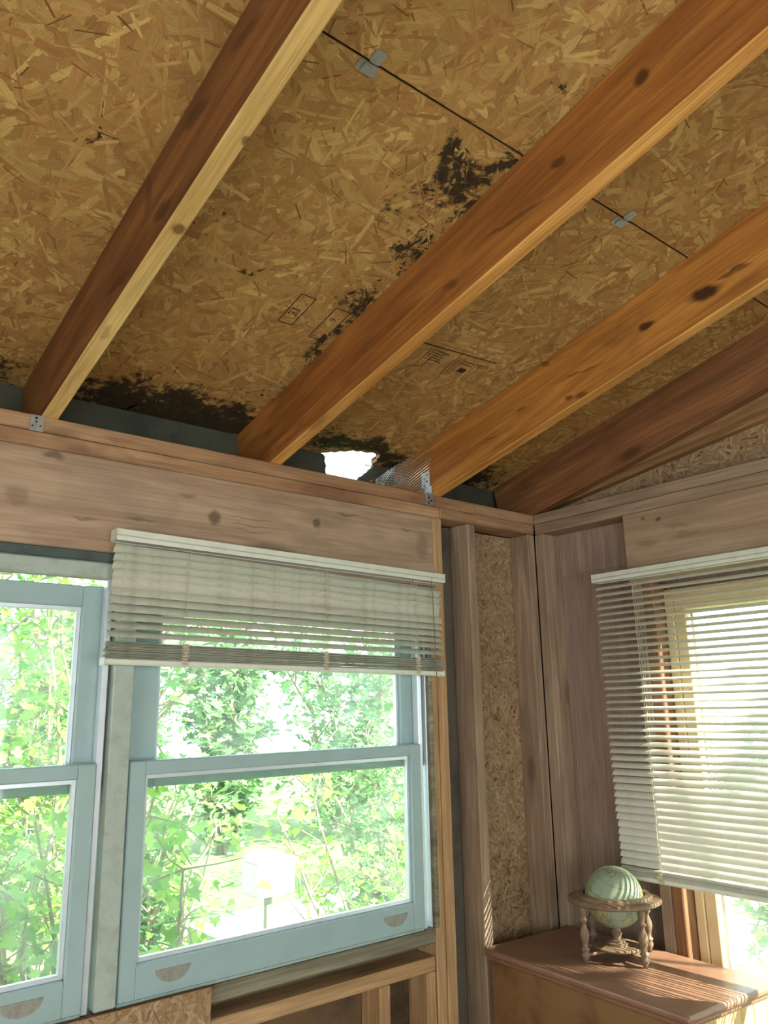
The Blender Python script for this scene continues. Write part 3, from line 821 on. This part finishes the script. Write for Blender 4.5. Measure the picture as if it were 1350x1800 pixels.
# ------------------------------------------------------------------ venetian blinds
def slat_mesh(L, w=0.025):
    n = 6
    top = [((i / n - 0.5) * w, 0.0030 * (1 - (2 * (i / n - 0.5)) ** 2)) for i in range(n + 1)]
    pts = top + [(y, z - 0.0006) for y, z in reversed(top)]
    bm = bmesh.new()
    poly_prism(bm, pts, 0.0, L, 0)
    return bm_mesh('slat', bm, False)
def blind(name, label, loc, rot, L, slats, stack_z, stack_n, stack_p, rail_z, cords, wand=None, seed=1, slat_m='slat', shift=0.0, bent=()):
    """local x along the headrail, y towards the wall, z up; slats = list of (z, tilt); tilt > 0 drops the room edge"""
    R = random.Random(seed)
    b = empty(name, loc, rot, label, 'window blind', 'venetian blinds')
    bm = bmesh.new()
    poly_prism(bm, [(0.000, 0.0), (0.000, -0.014), (-0.004, -0.018), (-0.002, -0.028), (0.003, -0.0285), (0.004, -0.026), (0.036, -0.026), (0.036, -0.028), (0.038, -0.028), (0.038, 0.0), (0.035, 0.0), (0.035, -0.004), (0.003, -0.004), (0.003, 0.0)], 0, L, 0)
    link('headrail', bm_mesh('headrail', bm), M['rail_enamel'], b)
    box('end_cap', (-0.0015, -0.003, -0.0275), (0.0, 0.0385, 0.0005), M['rail_enamel'], b, 0)
    box('end_cap', (L, -0.003, -0.0275), (L + 0.0015, 0.0385, 0.0005), M['rail_enamel'], b, 0)
    me = slat_mesh(L - 0.008); me.materials.append(M[slat_m])
    zt = slats[0][0]
    for i, (z, t) in enumerate(slats):
        o = bpy.data.objects.new('slat', me); COL.objects.link(o); o.parent = b
        fx = shift * (zt - z)
        o.location = (0.004 + fx + R.uniform(-.002, .002), 0.019, z)
        rz = R.uniform(-.004, .004); ry = R.uniform(-.0016, .0016)
        if i in bent: ry += 0.012
        o.rotation_euler = (math.radians(t + R.uniform(-2.0, 2.0)), ry, rz)
    for i in range(stack_n):
        z = stack_z - i * stack_p
        o = bpy.data.objects.new('slat', me); COL.objects.link(o); o.parent = b
        o.location = (0.004 + shift * (zt - z) + R.uniform(-.003, .003), 0.019 + R.uniform(-.002, .002), z)
        o.rotation_euler = (math.radians(R.uniform(-3, 6)), R.uniform(-.0010, .0010), 0)
    fx = shift * (zt - rail_z)
    bm = bmesh.new()
    poly_prism(bm, [(0.006, 0.004), (0.006, -0.004), (0.009, -0.008), (0.030, -0.008), (0.033, -0.004), (0.033, 0.004), (0.030, 0.006), (0.009, 0.006)], 0, L - 0.004, 0)
    link('bottom_rail', bm_mesh('bottom_rail', bm), M['rail_enamel'], b, (fx, 0, rail_z))
    box('end_cap', (fx - 0.003, 0.004, rail_z - 0.010), (fx, 0.035, rail_z + 0.008), M['rail_enamel'], b, 0.001)
    box('end_cap', (fx + L - 0.004, 0.004, rail_z - 0.010), (fx + L + 0.001, 0.035, rail_z + 0.008), M['rail_enamel'], b, 0.001)
    for cx in cords:
        for yy, rr in ((0.0075, .0007), (0.0315, .0007), (0.019, .0008)):
            bm = bmesh.new(); pts = []
            zz = [-0.027 + (rail_z - 0.008 + 0.027) * k / 30 for k in range(31)]
            for k, z in enumerate(zz):
                pts.append((cx + shift * (zt - z) + (0.0016 * math.sin(k * 1.9 + yy * 90)), yy + 0.001 * math.cos(k * 2.3), z))
            bm_tube(bm, pts, rr, 4); link('ladder_cord', bm_mesh('ladder_cord', bm), M['cord'], b)
        # slack of the ladder bunched on the gathered slats
        bm = bmesh.new(); pts = []
        z0, z1 = stack_z + .004, rail_z - .004
        for k in range(60):
            t = k / 59
            pts.append((cx + shift * (zt - z0) + 0.010 * math.sin(k * 2.4) + R.uniform(-.002, .002), 0.002 + 0.004 * math.cos(k * 1.7), z0 + (z1 - z0) * t))
        bm_tube(bm, pts, .0009, 4); link('cord_slack', bm_mesh('cord_slack', bm), M['cord'], b)
    if wand:
        bm = bmesh.new(); bm_tube(bm, [(wand[0], -0.006, -0.02), (wand[0] + wand[1] * .5, -0.009, -0.02 - wand[2] * .5), (wand[0] + wand[1], -0.010, -0.02 - wand[2])], 0.0016, 6)
        link('tilt_wand', bm_mesh('tilt_wand', bm), M['cord_dark'], b)
        box('wand_bracket', (wand[0] - .008, -0.007, -0.030), (wand[0] + .012, 0.0, -0.018), M['rail_enamel'], b, 0.001)
    return b
# short blind, pulled most of the way up
tilts = [-48, -50, -52, -60, -84, 66, 58, 52, 47, 43, 40]
zz1 = [(-0.044 - 0.0203 * i, t) for i, t in enumerate(tilts)]
blind('window_blind', 'short grey-green venetian blind raised over the double-hung window', (-1.576, -0.046, 2.122), (0, 0.0165, 0), 1.066, zz1,
      -0.268, 13, 0.0030, -0.311, (0.195, 0.615, 0.955), (1.005, 0.010, 0.30), 3, 'slat', -0.012, (0,))
# long blind, let down
zz2 = []
n2 = 40
for i in range(n2):
    z = -0.046 - 0.0216 * i
    f = i / (n2 - 1)
    t = 32 - 10 * f / .5 if f < .5 else (22 + (f - .5) / .25 * 24 if f < .75 else min(57, 46 + (f - .75) * 80))
    if i >= n2 - 2: t = 50
    zz2.append((z, t))
blind('window_blind', 'long white venetian blind let down beside the globe', (-0.046, -0.274, 2.112), (0, 0, -math.pi / 2), 1.18, zz2,
      -0.905, 6, 0.0034, -0.930, (0.145, 0.60, 1.05), None, 4, 'slat_white', 0.010)

# ------------------------------------------------------------------ cabinet in the corner
def cabinet():
    ang = math.radians(-3.7)                 # local x to the wall, y along the wall towards the corner
    W_, L_, T_ = 0.385, 0.695, 0.992
    c = empty('low_cabinet', (-0.437, -0.724, 0.0), (0, 0, ang), 'low brown cabinet with a moulded top, standing in the corner under the globe', 'cabinet')
    M['top'] = plain('cabinet_top', (138, 102, 82), 0.34, noise=0.55, nscale=11, dark=(108, 72, 56), spec=0.5)
    front = plain('cabinet_front', (128, 96, 62), 0.5, noise=0.8, nscale=6, dark=(66, 48, 32))
    endm = wood(2, (226, 200, 146), (196, 166, 110), 'cream_board', grime=0.2, grime_col=(150, 120, 80), knots=0.2)
    # top slab with a rounded edge, and the moulding strip below it
    def slab(nm, o, z0, z1, rnd, mat):
        bm = bmesh.new()
        bm_box(bm, (-o + .014, -o + .014, z0), (W_, L_, z1))
        es = [e for e in bm.edges if all(abs(v.co.x - (-o + .014)) < 1e-5 for v in e.verts) or all(abs(v.co.y - (-o + .014)) < 1e-5 for v in e.verts)]
        bmesh.ops.bevel(bm, geom=es, offset=rnd, segments=4, affect='EDGES', profile=0.5)
        return link(nm, bm_mesh(nm, bm, False), mat, c)
    slab('top', 0.014, T_ - 0.019, T_, 0.008, M['top'])
    slab('moulding', 0.003, T_ - 0.032, T_ - 0.0195, 0.005, M['top'])
    x0, y0 = 0.020, 0.020
    box('front_panel', (x0, y0 + 0.002, 0.04), (x0 + .016, L_ - .01, T_ - 0.0325), front, c, 0.002)
    box('back_panel', (W_ - .02, y0 + .02, 0.04), (W_ - .008, L_ - .01, T_ - 0.0325), front, c, 0)
    box('far_end', (x0 + .017, L_ - .026, 0.04), (W_ - .021, L_ - .011, T_ - .0325), front, c, 0)
    box('plinth', (x0 + .02, y0 + .02, 0.0), (W_ - .02, L_ - .03, 0.039), front, c, 0)
    n = 4
    for i in range(n):
        a = x0 + 0.0165 + (W_ - .008 - x0 - .0165) * i / n; b = x0 + 0.0165 + (W_ - .008 - x0 - .0165) * (i + 1) / n
        box('end_plank', (a + .0012, y0, 0.04), (b - .0012, y0 + .014, T_ - .0325), endm, c, 0.002)
    return c
cabinet()

# ------------------------------------------------------------------ desk globe on a turned stand
def globe():
    g = empty('desk_globe', (-0.172, -0.352, 0.9922), (0, 0, math.radians(14)), 'small antique-style globe in a turned wooden stand on the cabinet', 'globe')
    N = NT('globe_map')
    tc = N.n('ShaderNodeTexCoord')
    nz = N.n('ShaderNodeTexNoise', i_Scale=14.0, i_Detail=6.0, i_Roughness=0.6, i_Distortion=0.3); N.l(tc.outputs['Object'], nz.inputs['Vector'])
    n2 = N.n('ShaderNodeTexNoise', i_Scale=30.0, i_Detail=5.0); N.l(tc.outputs['Object'], n2.inputs['Vector'])
    sea = N.mix(n2.outputs[0], lin(144, 152, 126), lin(118, 138, 122))
    land = N.mix(n2.outputs[0], lin(170, 162, 118), lin(130, 126, 96))
    c = N.mix(N.smooth(nz.outputs[0], 0.52, 0.54), sea, land)
    coast = N.math('MULTIPLY', N.smooth(nz.outputs[0], 0.50, 0.525), N.smooth(nz.outputs[0], 0.555, 0.53))
    c = N.mix(N.math('MULTIPLY', coast, 0.6), c, lin(80, 86, 66))
    # graticule printed on the sphere
    sx = N.n('ShaderNodeSeparateXYZ'); N.l(tc.outputs['Object'], sx.inputs[0])
    az = N.math('ARCTAN2', sx.outputs[1], sx.outputs[0])
    la = N.math('ARCSINE', N.math('DIVIDE', sx.outputs[2], 0.084))
    for v in (az, la):
        f = N.math('ABSOLUTE', N.math('SUBTRACT', N.math('FRACT', N.math('MULTIPLY', v, 12 / (2 * math.pi))), 0.5))
        c = N.mix(N.math('MULTIPLY', N.smooth(f, 0.022, 0.010), 0.55), c, lin(70, 80, 70))
    N.l(c, N.b.inputs['Base Color']); N.b.inputs['Roughness'].default_value = 0.6; N.b.inputs['Specular IOR Level'].default_value = 0.25
    wd = plain('stand_wood', (118, 96, 76), 0.45, noise=0.5, nscale=40, dark=(84, 60, 42))
    ZC = 0.158
    bm = bmesh.new(); bmesh.ops.create_uvsphere(bm, u_segments=48, v_segments=28, radius=0.082)
    link('sphere', bm_mesh('sphere', bm, True), N.m, g, (0, 0, ZC), (math.radians(20), math.radians(-12), 0))
    bm = bmesh.new()
    rings = bm_lathe(bm, [(0.087, ZC - .004), (0.087, ZC + .010), (0.104, ZC + .010), (0.107, ZC + .007), (0.1075, ZC + .003), (0.127, ZC + .001), (0.132, ZC - .003), (0.132, ZC - .008), (0.126, ZC - .012), (0.104, ZC - .013), (0.090, ZC - .011), (0.087, ZC - .004)], 56)
    link('horizon_ring', bm_mesh('horizon_ring', bm, False), wd, g)
    bm = bmesh.new(); bm_lathe(bm, [(0.0855, ZC - .002), (0.0855, ZC + .004), (0.0868, ZC + .004), (0.0868, ZC - .002), (0.0855, ZC - .002)], 40)
    link('inner_band', bm_mesh('inner_band', bm), M['steel'], g)
    prof = [(0.0, 0.000), (0.006, 0.000), (0.0065, 0.008), (0.011, 0.014), (0.012, 0.022), (0.009, 0.028), (0.0125, 0.032), (0.0125, 0.036), (0.0075, 0.040), (0.009, 0.052), (0.0135, 0.068), (0.0125, 0.080),
            (0.007, 0.094), (0.006, 0.102), (0.0105, 0.106), (0.0105, 0.111), (0.0065, 0.115), (0.0095, 0.126), (0.0115, 0.136), (0.0115, 0.146), (0.0, 0.146)]
    bm = bmesh.new(); bm_lathe(bm, prof, 16); leg = bm_mesh('leg', bm, True); leg.materials.append(wd)
    for k in range(4):
        a = math.radians(-30 + 90 * k)
        o = bpy.data.objects.new('leg', leg); COL.objects.link(o); o.parent = g
        o.location = (0.112 * math.cos(a), 0.112 * math.sin(a), 0)
    # cross stretchers carrying a little round platform and the centre post
    for k in range(2):
        a = math.radians(-30 + 90 * k)
        bm = bmesh.new(); bm_box(bm, (-0.108, -0.007, 0.016), (0.108, 0.007, 0.024 - 0.0005 * k), 0.002)
        link('stretcher', bm_mesh('stretcher', bm), wd, g, (0, 0, 0), (0, 0, a))
    bm = bmesh.new(); bm_lathe(bm, [(0.0, 0.0242), (0.066, 0.0242), (0.070, 0.027), (0.070, 0.030), (0.066, 0.0325), (0.030, 0.0325), (0.030, 0.040), (0.022, 0.040), (0.022, 0.047), (0.012, 0.047), (0.012, 0.056), (0.015, 0.064), (0.011, 0.070), (0.011, 0.0775), (0.0, 0.0775)], 32)
    link('pedestal', bm_mesh('pedestal', bm), wd, g)
globe()

# ------------------------------------------------------------------ outdoors
def leaf_mat(name, c1, c2):
    N = NT(name)
    at = N.n('ShaderNodeAttribute', attribute_name='tone')
    c = N.mix(at.outputs['Fac'], lin(*c1), lin(*c2))
    N.l(c, N.b.inputs['Base Color']); N.b.inputs['Roughness'].default_value = 0.55
    tl = N.n('ShaderNodeBsdfTranslucent'); N.l(c, tl.inputs[0])
    mx = N.n('ShaderNodeMixShader'); mx.inputs[0].default_value = 0.4
    N.l(N.b.outputs[0], mx.inputs[1]); N.l(tl.outputs[0], mx.inputs[2]); N.l(mx.outputs[0], N.out.inputs['Surface'])
    return N.m
M['leaf'] = leaf_mat('vine_leaf', (98, 156, 58), (160, 194, 84))
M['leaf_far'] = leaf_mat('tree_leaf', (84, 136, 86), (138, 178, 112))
M['bark'] = plain('pale_bark', (150, 138, 118), 0.9, noise=0.6, nscale=12, dark=(96, 84, 68))
LEAF = np.array([(0, 0), (.30, -.08), (.42, .14), (.26, .26), (.44, .52), (.20, .56), (.0, 1.0), (-.20, .56), (-.44, .52), (-.26, .26), (-.42, .14), (-.30, -.08)])
def leaves(name, parent, mat, pts, size, seed, droop=0.5):
    R = np.random.default_rng(seed); n = len(pts); k = len(LEAF)
    sz = R.uniform(size[0], size[1], n)
    az = R.uniform(0, 2 * math.pi, n); el = R.uniform(-1.2, 0.5, n) * droop * 1.6
    d = np.stack([np.cos(az) * np.cos(el), np.sin(az) * np.cos(el), np.sin(el)], 1)
    up = np.stack([R.normal(0, .45, n), R.normal(-.35, .45, n), np.ones(n)], 1)
    s_ = np.cross(d, up); s_ /= np.linalg.norm(s_, axis=1)[:, None]
    nn = np.cross(s_, d)
    fold = np.abs(LEAF[:, 0]) * 0.35
    P = pts[:, None] + sz[:, None, None] * (LEAF[None, :, :1] * s_[:, None] + LEAF[None, :, 1:] * d[:, None] + fold[None, :, None] * nn[:, None])
    me = bpy.data.meshes.new(name)
    me.vertices.add(n * k); me.vertices.foreach_set('co', P.reshape(-1, 3).astype(np.float32).ravel())
    me.loops.add(n * k); me.loops.foreach_set('vertex_index', np.arange(n * k, dtype=np.int32))
    me.polygons.add(n); me.polygons.foreach_set('loop_start', np.arange(0, n * k, k, dtype=np.int32))
    a = me.attributes.new('tone', 'FLOAT', 'POINT'); a.data.foreach_set('value', np.repeat(R.uniform(0, 1, n), k).astype(np.float32))
    me.update(calc_edges=True)
    o = link(name, me, mat, parent); o['kind'] = 'stuff'
    return o
def plant(name, label, cat, group, loc, stems, reach, height, nleaf, size, mat, seed, trunk=0.03, spread=0.35, low=0.1):
    """stems climb from the base, fork into twigs; leaves sit along the twigs"""
    R = random.Random(seed); e = empty(name, loc, (0, 0, 0), label, cat, group)
    bm = bmesh.new(); tips = []
    for s in range(stems):
        a = R.uniform(0, 2 * math.pi); tx, ty = math.cos(a) * reach * R.uniform(.3, 1), math.sin(a) * reach * R.uniform(.3, 1)
        h = height * R.uniform(.7, 1); pts = []; n = 9
        bx, by = R.uniform(-.2, .2) * reach, R.uniform(-.2, .2) * reach
        for i in range(n):
            t = i / (n - 1)
            pts.append(Vector((bx + tx * t ** 1.4 + R.uniform(-.06, .06) * reach, by + ty * t ** 1.4 + R.uniform(-.06, .06) * reach, h * (t - .12 * t * t))))
        bm_tube(bm, pts, [trunk * (1 - .75 * i / (n - 1)) for i in range(n)], 6)
        for i in range(1, n):
            if pts[i].z < low * height: continue
            for _ in range(3):
                d = Vector((R.uniform(-1, 1), R.uniform(-1, 1), R.uniform(-.6, .9))) * spread * reach
                q = [pts[i], pts[i] + d * .5 + Vector((0, 0, R.uniform(-.05, .1) * reach)), pts[i] + d]
                bm_tube(bm, q, [trunk * .28, trunk * .2, trunk * .1], 4, False)
                tips.append((q[0], q[1], q[2]))
    link('branches', bm_mesh('branches', bm), M['bark'], e)
    P = []
    sg = 0.10 * reach
    for _ in range(nleaf):
        t = R.choice(tips); f = R.random()
        p = t[0].lerp(t[1], f * 2) if f < .5 else t[1].lerp(t[2], f * 2 - 1)
        P.append((p.x + R.gauss(0, sg), p.y + R.gauss(0, sg), p.z + R.gauss(0, sg)))
    leaves('leaves', e, mat, np.array(P), size, seed)
    return e
GZ = -0.7
grass = plain('sunlit_grass', (116, 138, 92), 0.9, noise=0.7, nscale=1.5, dark=(80, 108, 60))
gr = box('ground', (-14, 0.3, GZ - .1), (16, 26, GZ), grass, None, 0); tag(gr, kind='structure')
gr2 = box('ground', (0.3, -14, GZ - .1), (16, 0.3, GZ), grass, None, 0); tag(gr2, kind='structure')
gv = plain('pale_gravel', (206, 200, 184), 0.95, noise=0.4, nscale=6, dark=(170, 164, 146))
pa = box('path', (2.2, 6.2, GZ), (5.2, 7.4, GZ + .012), gv, None, 0); tag(pa, kind='structure', label='pale sunlit gravel strip beyond the vines')
G1, G2, G3 = 'leafy vines outside the windows', 'trees beyond the vines', 'shrubs outside the gable window'
plant('vine_shrub', 'lime green maple-leaved vines outside the leftmost window', 'shrub', G1, (-2.15, 1.25, GZ), 13, 0.8, 3.1, 1600, (.045, .09), M['leaf'], 21, .018)
plant('vine_shrub', 'vines with pale twigs at the lower left of the raised-blind window', 'shrub', G1, (-0.98, 1.5, GZ), 14, 0.62, 2.5, 1300, (.045, .085), M['leaf'], 22, .018)
plant('vine_shrub', 'dense bright vines at the lower right of the raised-blind window', 'shrub', G1, (0.86, 1.95, GZ), 13, 0.72, 2.2, 1700, (.04, .08), M['leaf'], 23, .018)
plant('vine_shrub', 'loose leafy vines hanging behind the raised blind', 'shrub', G1, (-0.55, 3.4, GZ), 11, 0.95, 3.7, 1700, (.045, .085), M['leaf'], 24, .02, low=.3)
G4 = 'bushes in front of the trees'
for i, (x, y, h, r, lab) in enumerate(((-2.3, 5.4, 2.7, 0.95, 'rounded bush low behind the leftmost vines'), (0.75, 5.0, 2.2, 0.9, 'rounded bush low behind the centre of the raised-blind window'), (3.3, 4.9, 2.6, 1.0, 'rounded bush low at the right side of the raised-blind window'), (5.9, 6.0, 3.0, 1.1, 'rounded bush nearest the corner side'))):
    plant('bush', lab, 'bush', G4, (x, y, GZ), 12, r, h, 2200, (.05, .10), M['leaf_far'], 70 + i, .025, .45, .0)
for i, (x, y, h, r, lab) in enumerate(((-3.4, 7.0, 4.4, 1.7, 'hazy green tree behind the leftmost vines'), (1.2, 9.0, 4.7, 2.2, 'hazy green tree straight behind the raised-blind window'),
        (7.6, 11.0, 5.0, 2.4, 'hazy tree at the right side of the raised-blind window'), (5.0, 17.0, 6.4, 3.0, 'farthest hazy tree in the gap between the others'), (4.9, 11.2, 4.6, 1.1, 'slim hazy tree between the two broad ones'))):
    plant('tree', lab, 'tree', G2, (x, y, GZ), 8, r, h, 2600, (.11, .24), M['leaf_far'], 40 + i, .07, .5, .05)
plant('garden_shrub', 'pale green shrub seen below the long blind', 'shrub', G3, (2.6, 0.2, GZ), 8, 0.8, 1.9, 700, (.05, .10), M['leaf'], 51, .02)
plant('garden_shrub', 'bluish green bush seen through the slats of the long blind', 'shrub', G3, (5.2, 1.6, GZ), 8, 1.3, 3.0, 1100, (.09, .17), M['leaf_far'], 52, .03)
# a tree towards the sun whose crown dapples the light on the gable window
plant('tree', 'tree beyond the gable window on the sunny side, out of the frame', 'tree', None, (2.5, -5.2, GZ), 7, 0.75, 7.62, 1400, (.09, .17), M['leaf'], 61, .04, .40, .81)
def white_box():
    bm = bmesh.new()
    bm_box(bm, (-0.10, -0.08, 0), (0.10, 0.08, 0.15), 0.01)
    poly_prism(bm, [(-0.105, 0.15), (0.105, 0.15), (0.05, 0.175), (-0.03, 0.19)], -0.08, 0.08, 1)
    o = link('white_box', bm_mesh('white_box', bm), plain('white_plastic', (236, 238, 236), 0.4), None, (-0.16, 1.58, 0.86))
    tag(o, 'bright white box gleaming among the vines outside', 'box')
    bm = bmesh.new(); bm_tube(bm, [(-0.16, 1.58, GZ), (-0.16, 1.58, 0.86)], 0.02, 8)
    p = link('post', bm_mesh('post', bm), M['bark'], None)
    tag(p, 'thin post carrying the white box outside', 'post')
white_box()
